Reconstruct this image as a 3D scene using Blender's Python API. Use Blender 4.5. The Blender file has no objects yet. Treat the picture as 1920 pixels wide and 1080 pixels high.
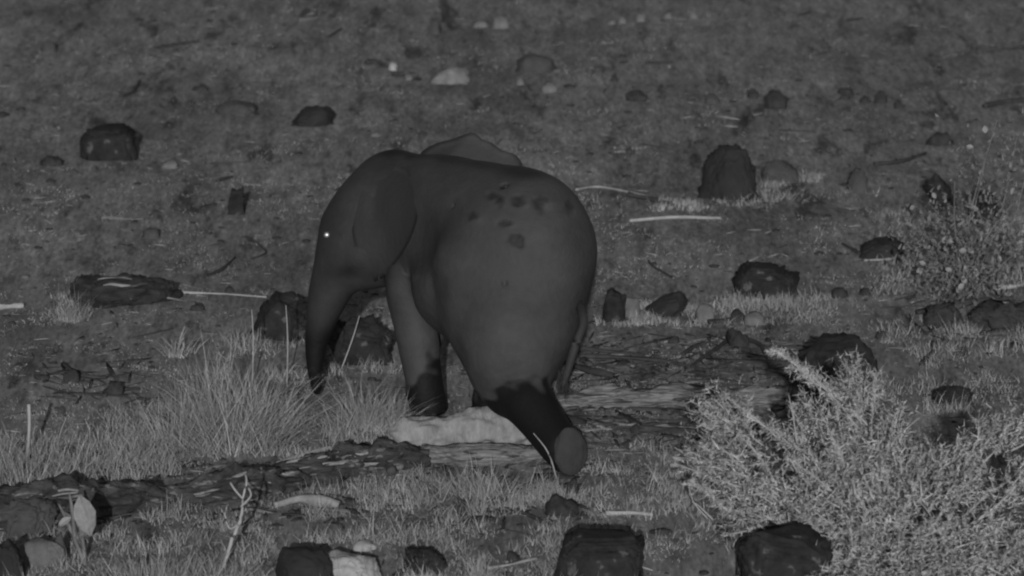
import bpy, bmesh, math, random
import numpy as np
from mathutils import Vector, Matrix, noise
from mathutils.bvhtree import BVHTree

# ------------------------------------------------------------------ camera, sky, sun
sc = bpy.context.scene
HF = math.radians(10.5); DEP = math.radians(13.0); H = 10.12
F = 960 / math.tan(HF / 2)                      # focal length in photo pixels
cam_d = bpy.data.cameras.new('camera'); cam = bpy.data.objects.new('camera', cam_d)
sc.collection.objects.link(cam); sc.camera = cam
cam.location = (0, 0, H); cam.rotation_euler = (math.pi / 2 - DEP, 0, 0)
cam_d.sensor_width = 36; cam_d.lens = 18 / math.tan(HF / 2)
cam_d.clip_start = 1; cam_d.clip_end = 2500
cam_d.dof.use_dof = True; cam_d.dof.focus_distance = 40.0; cam_d.dof.aperture_fstop = 2.3

w = bpy.data.worlds.new('World'); sc.world = w; w.use_nodes = True
nt = w.node_tree; nt.nodes.clear()
out = nt.nodes.new('ShaderNodeOutputWorld'); bg = nt.nodes.new('ShaderNodeBackground')
sky = nt.nodes.new('ShaderNodeTexSky'); sky.sky_type = 'NISHITA'; sky.sun_disc = False
SUN_EL = math.radians(14.0)
sky.sun_elevation = SUN_EL; sky.sun_rotation = math.radians(180)
bw = nt.nodes.new('ShaderNodeRGBToBW')
nt.links.new(sky.outputs[0], bw.inputs[0]); nt.links.new(bw.outputs[0], bg.inputs[0])
bg.inputs[1].default_value = 0.05
nt.links.new(bg.outputs[0], out.inputs[0])
sd = bpy.data.lights.new('sun', 'SUN'); sd.energy = 2.6; sd.angle = math.radians(0.5); sd.color = (1, 1, 1)
sun = bpy.data.objects.new('sun', sd); sc.collection.objects.link(sun)
sun.rotation_euler = (math.pi / 2 - SUN_EL, 0, math.radians(-0.9))
sun.location = (0, 0, H - 0.5)
sc.view_settings.view_transform = 'Standard'; sc.view_settings.look = 'None'
sc.view_settings.exposure = 0.0; sc.view_settings.gamma = 1.0
sc.view_settings.use_curve_mapping = False
try: sc.cycles.filter_width = 2.2
except Exception: pass

random.seed(7); rng = np.random.default_rng(7)
COL = sc.collection
cD, sD = math.cos(DEP), math.sin(DEP)

def ray(px, py):                                 # direction of the sight line with y = 1
    u, v = (px - 960) / F, (540 - py) / F
    return Vector((u, cD + v * sD, -sD + v * cD))
def E(px, py, Y):                                # point of a sight line at distance Y
    d = ray(px, py); t = Y / d.y
    return Vector((d.x * t, Y, H + d.z * t))
def G(px, py, z=0.0):                            # where a sight line meets the ground
    d = ray(px, py); t = (z - H) / d.z
    return Vector((d.x * t, d.y * t, z))
def gY(py): return G(960, py).y
def mpp(Y): return math.hypot(Y, H) / F          # metres per photo pixel
def project(P):                                  # numpy world -> photo pixels
    x, y, z = P[:, 0], P[:, 1], P[:, 2] - H
    f = y * cD - z * sD; up = y * sD + z * cD
    return 960 + F * x / f, 540 - F * up / f

# ------------------------------------------------------------------ noise and ground height
_tab = np.random.default_rng(3).random((256, 256))
def vnoise(x, y):
    xi = np.floor(x).astype(int); yi = np.floor(y).astype(int)
    fx = x - xi; fy = y - yi; fx = fx * fx * (3 - 2 * fx); fy = fy * fy * (3 - 2 * fy)
    a = _tab[xi % 256, yi % 256]; b = _tab[(xi + 1) % 256, yi % 256]
    c = _tab[xi % 256, (yi + 1) % 256]; d = _tab[(xi + 1) % 256, (yi + 1) % 256]
    return (a * (1 - fx) + b * fx) * (1 - fy) + (c * (1 - fx) + d * fx) * fy - .5
def gz(x, y):
    x = np.asarray(x, float); y = np.asarray(y, float)
    h = .055 * vnoise(x / 1.9 + 9, y / 2.4 + 4) + .030 * vnoise(x / .7, y / .8) + .012 * vnoise(x / .27 + 5, y / 1.0) \
        + .005 * vnoise(x / .11 + 5, y / .42 + 8)
    far = np.clip((y - 70) / 300, 0, 1)
    return h + far * 4 * vnoise(x / 60, y / 60)
def gzf(x, y): return float(gz(x, y))

# ------------------------------------------------------------------ materials
def ramp(nt, fac, stops):
    r = nt.nodes.new('ShaderNodeValToRGB'); nt.links.new(fac, r.inputs[0])
    el = r.color_ramp.elements
    while len(el) < len(stops): el.new(.5)
    for e, (p, c) in zip(el, stops): e.position = p; e.color = (c, c, c, 1)
    return r.outputs[0]
def mat(name, lo, hi, scale=6, detail=6, rough=.85, bump=.3, bscale=None, patch=None, stretch=None, spec=.25, attr=None, island=0):
    m = bpy.data.materials.new(name); m.use_nodes = True; nt = m.node_tree
    b = nt.nodes['Principled BSDF']; b.inputs['Roughness'].default_value = rough
    b.inputs['Specular IOR Level'].default_value = spec
    tc = nt.nodes.new('ShaderNodeTexCoord'); vec = tc.outputs['Object']
    if stretch:
        mp = nt.nodes.new('ShaderNodeMapping'); nt.links.new(vec, mp.inputs[0]); mp.inputs['Scale'].default_value = stretch; vec = mp.outputs[0]
    n = nt.nodes.new('ShaderNodeTexNoise'); n.inputs['Scale'].default_value = scale; n.inputs['Detail'].default_value = detail
    n.inputs['Roughness'].default_value = .62
    nt.links.new(vec, n.inputs['Vector'])
    col = ramp(nt, n.outputs[0], [(.32, lo), (.68, hi)])
    def mult(a, bsock):
        x = nt.nodes.new('ShaderNodeMix'); x.data_type = 'RGBA'; x.blend_type = 'MULTIPLY'; x.inputs[0].default_value = 1
        nt.links.new(a, x.inputs[6]); nt.links.new(bsock, x.inputs[7]); return x.outputs[2]
    if patch:                                    # (scale, threshold, albedo)
        p = nt.nodes.new('ShaderNodeTexNoise'); p.inputs['Scale'].default_value = patch[0]; p.inputs['Detail'].default_value = 5
        nt.links.new(vec, p.inputs['Vector'])
        f = ramp(nt, p.outputs[0], [(patch[1], 0), (patch[1] + .05, 1)])
        x = nt.nodes.new('ShaderNodeMix'); x.data_type = 'RGBA'; nt.links.new(f, x.inputs[0]); nt.links.new(col, x.inputs[6])
        x.inputs[7].default_value = (patch[2],) * 3 + (1,); col = x.outputs[2]
    if attr:
        a = nt.nodes.new('ShaderNodeAttribute'); a.attribute_name = attr; col = mult(col, a.outputs['Color'])
    if island:
        g = nt.nodes.new('ShaderNodeNewGeometry')
        col = mult(col, ramp(nt, g.outputs['Random Per Island'], [(0, 1 - island), (1, 1)]))
    nt.links.new(col, b.inputs['Base Color'])
    if bump:
        n2 = nt.nodes.new('ShaderNodeTexNoise'); n2.inputs['Scale'].default_value = bscale or scale * 4; n2.inputs['Detail'].default_value = 6
        nt.links.new(vec, n2.inputs['Vector'])
        bp = nt.nodes.new('ShaderNodeBump'); bp.inputs['Strength'].default_value = bump; bp.inputs['Distance'].default_value = .02
        nt.links.new(n2.outputs[0], bp.inputs['Height']); nt.links.new(bp.outputs[0], b.inputs['Normal'])
    return m
M = {}
M['rock'] = mat('dark_lava_rock', .010, .032, 9, 8, .9, .6, 30, patch=(9, .62, .085))
M['rock_smooth'] = mat('dark_smooth_rock', .016, .030, 5, 6, .85, .35, 22)
M['rock_mid'] = mat('grey_rock', .045, .075, 7, 7, .9, .5, 30)
M['rock_pale'] = mat('pale_stone', .09, .16, 8, 6, .9, .4, 25)
M['clod'] = mat('dark_clod', .022, .050, 12, 6, .95, .5, 40)
M['grass'] = mat('dry_grass', .28, .50, 1.6, 5, .8, 0, island=.6)
M['grass_low'] = mat('short_dry_grass', .15, .40, 1.4, 6, .85, 0, island=.6)
M['straw'] = mat('bleached_straw', .24, .38, 9, 3, .8, .1)
M['shrub'] = mat('thorny_twigs', .42, .66, 4, 3, .8, 0, island=.65)
M['shrub_stem'] = mat('pale_stem', .26, .40, 12, 4, .8, .2)
M['leaf'] = mat('pale_leaf', .18, .28, 8, 3, .7, .1)
M['leaf_dim'] = mat('dim_leaf', .10, .22, 8, 3, .7, .1, island=.4)
M['twig'] = mat('dark_twig', .03, .06, 14, 4, .9, .3)
M['bark_black'] = mat('black_bark', .010, .045, 9, 8, .95, .9, 22, stretch=(.8, 2.5, 2.5))
M['bark_dark'] = mat('charred_bark', .020, .075, 7, 8, .95, .9, 22, patch=(6, .60, .15), stretch=(.8, 2.5, 2.5))
M['bark_pale'] = mat('pale_bark', .17, .30, 9, 8, .9, .5, 30, stretch=(2.2, 1, 1))
M['bark_grey'] = mat('weathered_wood', .04, .25, 12, 9, .9, .8, 20, stretch=(.35, 4, 4))
M['wood_pale'] = mat('bleached_wood', .22, .32, 12, 4, .85, .3, stretch=(1, 4, 4))
M['pale_chip'] = mat('pale_bark_chip', .11, .21, 12, 4, .9, .2)
M['slab'] = mat('white_slab', .24, .38, 10, 5, .9, .4, 30)
M['hide'] = mat('elephant_hide', .90, 1.0, 2.2, 7, .66, .26, 26, spec=.18, attr='tone')
M['sole'] = mat('elephant_sole', .033, .045, 10, 5, .9, .3)
M['hair'] = mat('tail_hair', .012, .02, 10, 3, .8, 0)

# ------------------------------------------------------------------ mesh helpers
def mesh_obj(name, V, Fc, m, parent=None, origin=None, smooth=True):
    V = np.asarray(V, float)
    o0 = Vector(origin) if origin is not None else Vector((0, 0, 0))
    me = bpy.data.meshes.new(name)
    if isinstance(Fc, np.ndarray):
        nv, nf, k = len(V), len(Fc), Fc.shape[1]
        me.vertices.add(nv); me.vertices.foreach_set('co', (V - np.array(o0)).astype(np.float32).ravel())
        me.loops.add(nf * k); me.loops.foreach_set('vertex_index', Fc.astype(np.int32).ravel())
        me.polygons.add(nf); me.polygons.foreach_set('loop_start', np.arange(0, nf * k, k, dtype=np.int32))
        me.polygons.foreach_set('loop_total', np.full(nf, k, dtype=np.int32)); me.update(calc_edges=True)
    else:
        me.from_pydata([tuple(v - np.array(o0)) for v in V], [], Fc)
    if smooth: me.polygons.foreach_set('use_smooth', np.ones(len(me.polygons), dtype=bool))
    me.materials.append(m)
    o = bpy.data.objects.new(name, me); COL.objects.link(o)
    if parent is not None:
        o.parent = parent; o.location = o0 - parent.location
    else: o.location = o0
    return o
def tag(o, label=None, cat=None, group=None, kind=None):
    if label: o['label'] = label
    if cat: o['category'] = cat
    if group: o['group'] = group
    if kind: o['kind'] = kind
    return o
def empty(name, loc):
    o = bpy.data.objects.new(name, None); COL.objects.link(o); o.location = loc; o.empty_display_size = .1
    return o

def tube_data(pts, rad, sides=8, rough=0.0, seed=0, per=None, flat=1.0):
    """swept tube with closed ends; pts Vectors, rad list"""
    pts = [Vector(p) for p in pts]
    # resample smooth (Catmull-Rom)
    n = per or 6; P = []; R = []
    for i in range(len(pts) - 1):
        p0 = pts[max(i - 1, 0)]; p1 = pts[i]; p2 = pts[i + 1]; p3 = pts[min(i + 2, len(pts) - 1)]
        for k in range(n):
            t = k / n
            P.append(.5 * ((2 * p1) + (p2 - p0) * t + (2 * p0 - 5 * p1 + 4 * p2 - p3) * t * t + (3 * p1 - p0 - 3 * p2 + p3) * t ** 3))
            R.append(rad[i] * (1 - t) + rad[i + 1] * t)
    P.append(pts[-1]); R.append(rad[-1])
    V = []; Fc = []
    for i, p in enumerate(P):
        d = (P[min(i + 1, len(P) - 1)] - P[max(i - 1, 0)]).normalized()
        up = Vector((0, 0, 1)) if abs(d.z) < .9 else Vector((0, 1, 0))
        s = d.cross(up).normalized(); u = s.cross(d)
        for k in range(sides):
            a = 2 * math.pi * k / sides
            q = s * math.cos(a) + u * math.sin(a) * flat
            r = R[i]
            if rough:
                along = i * .35
                r *= 1 + rough * .5 * abs(noise.noise(Vector((math.cos(a) * 9, math.sin(a) * 9, along * .8 + seed)))) + rough * (noise.noise(Vector((math.cos(a) * 2.2, math.sin(a) * 2.2, along * .35 + seed * 7.3))) * 1.2
                                  + .5 * noise.noise(Vector((math.cos(a) * 6, math.sin(a) * 6, along * .5 + seed))))
            V.append(p + q * r)
    for i in range(len(P) - 1):
        for k in range(sides):
            a = i * sides + k; b = i * sides + (k + 1) % sides
            Fc.append((a, b, b + sides, a + sides))
    V.append(P[0]); V.append(P[-1]); c0 = len(V) - 2; c1 = len(V) - 1; o = (len(P) - 1) * sides
    for k in range(sides):
        Fc.append((c0, (k + 1) % sides, k)); Fc.append((c1, o + k, o + (k + 1) % sides))
    return V, Fc
def merge(datas):
    V = []; Fc = []
    for v, f in datas:
        n = len(V); V += [tuple(q) for q in v]; Fc += [tuple(i + n for i in t) for t in f]
    return V, Fc

def blades(base, height, width, lean=.35, curl=.4, lean_dir=None, seed=0, segs=2):
    """many tapering curved grass blades; base (n,3)"""
    r = np.random.default_rng(seed); n = len(base)
    az = r.uniform(0, 2 * np.pi, n) if lean_dir is None else lean_dir
    ln = lean * np.abs(r.normal(0, 1, n)) if np.isscalar(lean) else lean
    ln = np.clip(ln, 0, 1.9)
    d = np.stack([np.cos(az) * np.sin(ln), np.sin(az) * np.sin(ln), np.cos(ln)], 1)
    h = height if not np.isscalar(height) else height * r.uniform(.5, 1.1, n)
    cz = curl * r.uniform(0, 1, n)
    fa = r.uniform(0, np.pi, n); side = np.stack([np.cos(fa), np.sin(fa) * .6, np.zeros(n)], 1)
    wd = width * r.uniform(.6, 1.2, n)
    V = []; 
    for s in range(segs + 1):
        t = s / segs
        c = base + d * (h * t)[:, None]
        c = c + np.stack([np.cos(az) * cz * h * t * t * .7, np.sin(az) * cz * h * t * t * .7, -cz * h * t * t * .45], 1)
        if s < segs:
            k = (wd * (1 - .5 * t) / 2)[:, None]; V += [c - side * k, c + side * k]
        else: V += [c]
    k = 2 * segs + 1
    A = np.stack(V, 1).reshape(-1, 3); b = (np.arange(n) * k)[:, None]
    tris = []
    for s in range(segs - 1):
        o = 2 * s; tris += [b + np.array([[o, o + 1, o + 3]]), b + np.array([[o, o + 3, o + 2]])]
    o = 2 * (segs - 1); tris += [b + np.array([[o, o + 1, o + 2]])]
    return A, np.stack(tris, 1).reshape(-1, 3)
def cat_np(items):
    V = []; Fc = []; n = 0
    for v, f in items: V.append(v); Fc.append(f + n); n += len(v)
    return np.concatenate(V), np.concatenate(Fc)
def pxy_ground(px, py):
    u = (px - 960) / F; v = (540 - py) / F
    dy = cD + v * sD; dz = -sD + v * cD; t = -H / dz
    x = u * t; y = dy * t
    return np.stack([x, y, gz(x, y)], 1)

# ------------------------------------------------------------------ ground
xs = np.concatenate([-np.geomspace(900, 7.6, 26)[:-1], np.arange(-7.2, 7.21, .045), np.geomspace(7.6, 900, 26)[0:]])
ys = np.concatenate([[-60, -20, 0, 12, 20, 26, 30, 32], np.arange(33, 64.01, .05), np.geomspace(65, 1800, 40)])
X, Y = np.meshgrid(xs, ys); Z = gz(X, Y)
V = np.stack([X.ravel(), Y.ravel(), Z.ravel()], 1)
nx = len(xs); ny = len(ys)
i = (np.arange(ny - 1)[:, None] * nx + np.arange(nx - 1)[None, :]).ravel()
Q = np.stack([i, i + 1, i + 1 + nx, i + nx], 1)

gm = bpy.data.materials.new('dusty_ground'); gm.use_nodes = True; n_ = gm.node_tree
b = n_.nodes['Principled BSDF']; b.inputs['Roughness'].default_value = 1; b.inputs['Specular IOR Level'].default_value = .1
tc = n_.nodes.new('ShaderNodeTexCoord')
mp = n_.nodes.new('ShaderNodeMapping'); mp.inputs['Scale'].default_value = (1, .20, 1); n_.links.new(tc.outputs['Object'], mp.inputs[0])
def tex(scale, detail, rough=.6, src=mp):
    t = n_.nodes.new('ShaderNodeTexNoise'); t.inputs['Scale'].default_value = scale; t.inputs['Detail'].default_value = detail
    t.inputs['Roughness'].default_value = rough; n_.links.new(src.outputs[0], t.inputs['Vector']); return t.outputs[0]
def mul(a, bb):
    x = n_.nodes.new('ShaderNodeMix'); x.data_type = 'RGBA'; x.blend_type = 'MULTIPLY'; x.inputs[0].default_value = 1
    n_.links.new(a, x.inputs[6]); n_.links.new(bb, x.inputs[7]); return x.outputs[2]
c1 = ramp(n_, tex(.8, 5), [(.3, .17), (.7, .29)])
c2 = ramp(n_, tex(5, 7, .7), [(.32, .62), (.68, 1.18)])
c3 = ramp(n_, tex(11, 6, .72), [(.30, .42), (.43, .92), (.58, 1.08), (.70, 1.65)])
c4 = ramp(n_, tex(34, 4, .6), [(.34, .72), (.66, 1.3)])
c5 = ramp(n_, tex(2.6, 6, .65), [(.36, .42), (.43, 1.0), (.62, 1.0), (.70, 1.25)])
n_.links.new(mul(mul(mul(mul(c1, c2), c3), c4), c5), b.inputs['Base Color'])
bp = n_.nodes.new('ShaderNodeBump'); bp.inputs['Strength'].default_value = .35; bp.inputs['Distance'].default_value = .012
n_.links.new(tex(22, 8, .7), bp.inputs['Height']); n_.links.new(bp.outputs[0], b.inputs['Normal'])
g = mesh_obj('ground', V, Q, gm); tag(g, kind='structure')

# ------------------------------------------------------------------ rocks
def rock(x0, y0, x1, y1, m, label, seed, cat='rock', name='rock', facets=4, rough=.22, sub=4, tilt=0, depth=.8, sink=.12, pow_=2.6):
    pxw = x1 - x0; pyh = y1 - y0
    base = G((x0 + x1) / 2, y1); s = mpp(base.y)
    W = pxw * s; D = W * depth; D = min(D, pyh * s / (sD) * .55)
    hgt = max((pyh * s - D * sD * .45) / cD, W * .12)
    c = Vector((base.x, base.y + D / 2, gzf(base.x, base.y + D / 2)))
    bm = bmesh.new(); bmesh.ops.create_icosphere(bm, subdivisions=sub, radius=1)
    rr = random.Random(seed); planes = []
    if sub == 4 and pxw > 70: sub = 5; bm.free(); bm = bmesh.new(); bmesh.ops.create_icosphere(bm, subdivisions=5, radius=1)
    for k in range(facets * 3):
        v = Vector((rr.uniform(-1, 1), rr.uniform(-1, .6), rr.uniform(-.2, 1))).normalized(); planes.append((v, rr.uniform(.74, .95)))
    rough *= 1.4; off = Vector((seed * 3.1, seed * 1.7, seed * .9))
    sup = [max(Vector([math.copysign(abs(q) ** (2 / pow_), q) for q in v.co.normalized()]).dot(n) for v in bm.verts) for n, k in planes]
    planes = [(n, k * u) for (n, k), u in zip(planes, sup)]
    for v in bm.verts:
        d = v.co.normalized()
        p = Vector([math.copysign(abs(q) ** (2 / pow_), q) for q in d])      # a little boxy
        p *= 1 + rough * noise.noise(d * 1.4 + off) + rough * .5 * noise.noise(d * 3.3 + off) + rough * .22 * noise.noise(d * 8 + off)
        for n, k in planes:
            t = p.dot(n)
            if t > k: p -= n * (t - k) * .8
        p *= 1 - rough * .34 * abs(noise.noise(d * 5.5 + off)) + rough * .22 * noise.noise(d * 12 + off) + rough * .12 * noise.noise(d * 25 + off)
        v.co = p
    xs_ = [v.co.x for v in bm.verts]; zs_ = [v.co.z for v in bm.verts]; ys_ = [v.co.y for v in bm.verts]
    ex = max(xs_) - min(xs_); cx = (max(xs_) + min(xs_)) / 2; ey = max(ys_) - min(ys_); zt = max(zs_)
    for v in bm.verts:
        x = (v.co.x - cx) / ex * W; y = v.co.y / ey * D
        z = v.co.z / zt * hgt if v.co.z > 0 else v.co.z * hgt * sink * 2
        x += tilt * z
        if z >= 0 and m.startswith('rock'): x *= 1 - .16 * (1 - min(z / hgt, 1)) ** 2
        v.co = Vector((x, y, z))
    me = bpy.data.meshes.new(name); bm.to_mesh(me); bm.free()
    me.polygons.foreach_set('use_smooth', np.ones(len(me.polygons), dtype=bool)); me.materials.append(M[m])
    o = bpy.data.objects.new(name, me); COL.objects.link(o); o.location = c
    tag(o, label, cat); return o

ROCKS = [
 (135,236,262,303,'rock','dark blocky lava boulder with a pale patch on top, alone at upper left',1,4,.24,7,0),
 (396,184,486,216,'rock_mid','low dark grey rock like a long hump, left of the wedge shaped rock',2,3,.15,2.6,0.5),
 (540,194,629,236,'rock_smooth','dark wedge shaped rock sloping down to its left end, above the elephant head',3,4,.2,2.6,0.5),
 (1302,272,1432,380,'rock_smooth','tall faceted dark boulder standing alone right of the elephant rump',4,4,.18,2.5,0.0),
 (1424,297,1512,344,'rock_mid','low grey rock touching the right side of the tall faceted boulder',5,3,.15,2.6,-0.2),
 (1587,314,1630,362,'rock_mid','small upright grey rock tapering to a rounded top in grass',6,3,.12,2.6,0),
 (1366,492,1507,560,'rock','wide flat topped dark boulder with grass along its foot',7,5,.24,5,0),
 (1605,446,1703,488,'rock_smooth','low dark flat rock between the leafy shrub and the flat topped boulder',8,3,.2,3.6,0),
 (460,549,594,640,'rock','dark rugged lava boulder just left of the elephant trunk',9,4,.26,3.4,0.1),
 (606,588,748,686,'rock','dark rugged lava boulder seen between the elephant trunk and front leg',10,4,.26,3.4,-0.1),
 (1472,634,1668,786,'rock_smooth','large dark domed boulder rising behind the thorny shrub',11,2,.12,2.2,-0.05),
 (1456,692,1550,770,'rock_smooth','dark sloping rock leaning on the left of the large domed boulder',12,4,.2,2.6,0.5),
 (1746,727,1830,770,'rock','small dark lumpy rock in grass right of the large domed boulder',13,3,.28,3.2,0),
 (1198,543,1284,594,'rock_smooth','dark rounded rock slanting up to the right, beside a pale stump of stone',14,3,.16,2.6,0.6),
 (1126,541,1174,606,'rock','narrow upright dark rock near the right side of the elephant rump',15,4,.3,4,0.15),
 (508,1026,640,1110,'rock_smooth','smooth black boulder at the bottom edge beside a pale slab',16,2,.1,2.8,-0.2),
 (733,1030,848,1084,'rock','low pitted dark rock near the bottom edge below the elephant',17,3,.3,2.6,0),
 (1020,1003,1213,1115,'rock','large squarish black boulder at the bottom edge below the lifted foot',18,5,.16,6,0),
 (1376,992,1580,1120,'rock','dark pitted boulder at the bottom edge under the thorny shrub',19,4,.18,5,0),
 (1734,566,1816,616,'clod','low dark lump standing in for the left end of the shadowy hollow on the right edge',20,3,.4,3,0),  # this and the next: dark lumps added for the shade of a hollow
 (1800,562,1935,618,'clod','wide dark lump standing in for the shadowy hollow on the right edge under the leafy shrub',21,3,.4,3.2,0),
 (1750,322,1800,388,'rock_smooth','dark slanting rock behind the leafy shrub stems',22,3,.2,2.6,-0.3),
 (1812,352,1886,412,'rock_smooth','dark rounded rock behind the leaves of the right hand shrub',23,3,.2,2.6,0),
 (-14,935,104,1008,'rock_mid','dark grey lump of log and dirt at the left edge in front of the fallen charred log',24,4,.25,3,0.2),  # rock-shaped lump stands in for log surface and dirt
 (-30,1010,50,1100,'rock_smooth','black rock in the bottom left corner',25,3,.2,2.6,0),
]
for x0, y0, x1, y1, m, lab, sd_, fc, rg, pw, tl in ROCKS:
    rock(x0, y0, x1, y1, m, lab, sd_, facets=fc, rough=rg, pow_=pw, tilt=tl)
PALE = [
 (803,118,882,156,'pale_chip','pale rounded stone above the elephant, larger and brighter of the two pale ones'),
 (965,97,1052,138,'rock_mid','dull grey rounded stone near the top, right of the bright pale stone'),
 (884,36,917,52,'rock_pale','small pale stone near the top edge, left one of a touching pair'),
 (921,28,957,54,'rock_pale','small pale stone near the top edge, right one of a touching pair'),
 (800,32,828,64,'rock_mid','small dull upright stone near the top, left of the pale pair'),
 (1138,34,1156,44,'rock_pale','tiny pale stone at the left end of the row along the top'),
 (1158,29,1176,42,'rock_pale','second tiny pale stone from the left in the row along the top'),
 (1190,24,1212,40,'rock_pale','roundest stone in the row of pale stones along the top'),
 (1243,20,1262,32,'rock_pale','flat pale stone near the right end of the row along the top'),
 (1290,15,1312,30,'rock_pale','pale stone at the right end of the row along the top'),
 (299,297,338,314,'rock_pale','small flat pale stone right of the dark blocky boulder'),
 (1012,152,1046,173,'rock_pale','small pale stone below the dull grey rounded stone'),
 (966,146,985,160,'rock_pale','tiny pale stone between the two large pale stones'),
 (72,72,108,98,'rock_mid','faint grey stone in the upper left corner area'),
 (1166,556,1202,594,'rock_pale','pale squarish stone between two dark rocks right of the rump'),
 (1303,566,1342,602,'rock_pale','pale rounded stone in short grass left of the flat topped boulder'),
 (1394,580,1438,606,'rock_pale','pale flat stone in front of the flat topped boulder'),
 (1320,176,1352,196,'rock_mid','dull stone alone in the upper right area'),
 (36,1014,128,1066,'rock_pale','pale stone with a soft outline near the bottom left corner'),
 (100,1000,128,1060,'rock_mid','grey stone leaning on the pale stone at bottom left'),
 (264,424,300,446,'rock_mid','dull pale stone at left between boulder and hollow log'),
]
for k, (x0, y0, x1, y1, m, lab) in enumerate(PALE):
    rock(x0, y0, x1, y1, m, lab, 40 + k, name='stone', cat='stone', facets=2, rough=.18, sub=3, pow_=2.3)
CLODS = [
 (1400,166,1424,186,'small dark clod left of the larger blurred clod, upper right'),
 (1428,168,1480,206,'blurred dark clump of earth, largest of the upper right group'),
 (1400,212,1416,227,'tiny round black pebble below the dark clumps, upper right'),
 (1570,164,1602,176,'long thin dark clod at the left end of the upper right scatter'),
 (1572,176,1594,188,'small dark clod under the long thin one, upper right scatter'),
 (1612,178,1634,194,'flat dark clod in the middle of the upper right scatter'),
 (1638,170,1664,195,'tallest dark clod in the upper right scatter'),
 (1676,185,1698,204,'round black clod at the right end of the upper right scatter'),
 (1172,168,1216,192,'faint dark clod in the upper middle, right of the pale stones'),
 (1144,134,1160,152,'small black pebble right of the dull grey stone'),
 (72,290,118,312,'faint dark clod at the left below the dark blocky boulder'),
 (358,154,392,168,'small dark arched clod in the upper left area'),
 (1558,536,1592,558,'small round dark stone right of the flat topped boulder'),
 (1610,538,1640,554,'smaller faint dark stone further right of the flat topped boulder'),
 (1366,574,1398,602,'small grey rock in front of the flat topped boulder'),
 (1362,616,1406,652,'round dark root ball with sticks around it, below the flat topped boulder'),
 (420,534,440,547,'small dark clod above the thin pale stick left of the trunk'),
 (354,568,386,584,'small dark clod below the thin pale stick'),
 (115,696,150,724,'dark clod at the left edge of the burnt patch'),
 (190,714,232,744,'flat dark clod in the burnt patch on the left'),
 (1020,934,1088,976,'dark leaf shaped lump of bark below the lifted foot'),
 (1056,900,1086,932,'dark crumbly lump of earth right under the lifted foot'),
 (1086,962,1106,976,'tiny dark clod right of the leaf shaped lump'),
 (868,972,925,990,'dark arched lump near the curved stick in the foreground'),
 (1216,994,1264,1008,'low dark clod in the foreground left of the thorny shrub'),
 (1180,796,1206,816,'small dark clod in front of the weathered log'),
 (1640,620,1662,636,'small dark clod right of the top of the large domed boulder'),
 (1252,628,1276,644,'small dark clod behind the weathered log, among sticks'),
 (1736,248,1790,276,'dark clod behind the top left of the leafy shrub'),
 (1744,640,1766,654,'flat dark clod on the right below the dark hollow'),
 (1894,640,1918,656,'dark clod at the right edge below the dark hollow'),
 (950,1042,976,1062,'faint grey lump above the pale stick at the bottom'),
 (62,706,92,718,'faint dark clod at the far left edge'),
]
for k, (x0, y0, x1, y1, lab) in enumerate(CLODS):
    rock(x0, y0, x1, y1, 'clod', lab, 80 + k, name='clod', cat='clod', facets=1, rough=.32, sub=3, pow_=2.1)
rock(424, 348, 460, 402, 'rock', 'short black upright stump left of the elephant head', 130, name='tree_stump', cat='stump', facets=3, rough=.3, sub=4, pow_=5, depth=.7)
rock(586, 1040, 722, 1100, 'slab', 'pale flat slab beside the smooth black boulder at the bottom edge', 131, name='stone', cat='slab', facets=3, rough=.16, pow_=3)
rock(660, 1016, 706, 1036, 'slab', 'small pale flake of stone above the pale slab', 132, name='stone', cat='stone', facets=2, rough=.2, sub=3)
rock(726, 112, 746, 130, 'rock_pale', 'tiny bright white stone at the end of a dark stick, near top', 133, name='stone', cat='stone', facets=2, rough=.3, sub=3).data.materials[0] = M['straw']
rock(756, 136, 776, 148, 'rock_pale', 'tiny pale chip below the bright white stone', 134, name='stone', cat='stone', facets=2, rough=.3, sub=3)

# ------------------------------------------------------------------ logs and sticks
def gp(px, py, lift=0):
    p = G(px, py); p.z = gzf(p.x, p.y) + lift; return p
def log(name, pts, m, label, sides=40, rough=.16, seed=1, per=18, cat='log', bury=.25, flat=1.0, strips=0):
    """pts: (px, py of the centre line, radius in px)"""
    P = []; R = []
    for px, py, r in pts:
        b = G(px, py + r); s = mpp(b.y); rr = r * s
        P.append(Vector((b.x, b.y + rr * .5, rr * (1 - bury) * flat))); R.append(rr)
    v, f = tube_data(P, R, sides, rough, seed, per, flat)
    mid = sum(P, Vector()) / len(P); mid.z = 0
    o = mesh_obj(name, v, f, M[m], origin=mid); tag(o, label, cat)
    rr_ = random.Random(seed)
    for k in range(strips):
        t = rr_.uniform(.03, .9); L = len(P) - 1; i = min(int(t * L), L - 1); u = t * L - i
        c = P[i].lerp(P[i + 1], u); r_ = R[i] + (R[i + 1] - R[i]) * u; d = (P[i + 1] - P[i]).normalized()
        a = rr_.uniform(-.35, 1.5); off = Vector((0, -math.cos(a), math.sin(a) * flat)) * r_ * rr_.uniform(.95, 1.12)
        ln = rr_.uniform(.10, .38); w_ = rr_.uniform(.008, .024)
        pp = [c + off + d * ln * q + Vector((0, rr_.uniform(-.01, .01), rr_.uniform(-.012, .014))) for q in (-.5, -.2, .2, .5)]
        v, f = tube_data(pp, [w_ * .3, w_, w_, w_ * .3], 8, .7, k, 5, .6)
        mesh_obj('bark_strip', v, f, M[rr_.choice(['bark_grey', 'bark_grey', 'bark_dark', 'bark_dark', 'bark_dark', 'bark_pale'])], o)
    return o
log('fallen_log', [(-60,975,34),(60,948,40),(170,938,34),(280,934,22),(345,936,10)], 'bark_dark',
    'crumbling charred log at the left edge behind the broad pale leaf', rough=.75, seed=3, strips=24)
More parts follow.
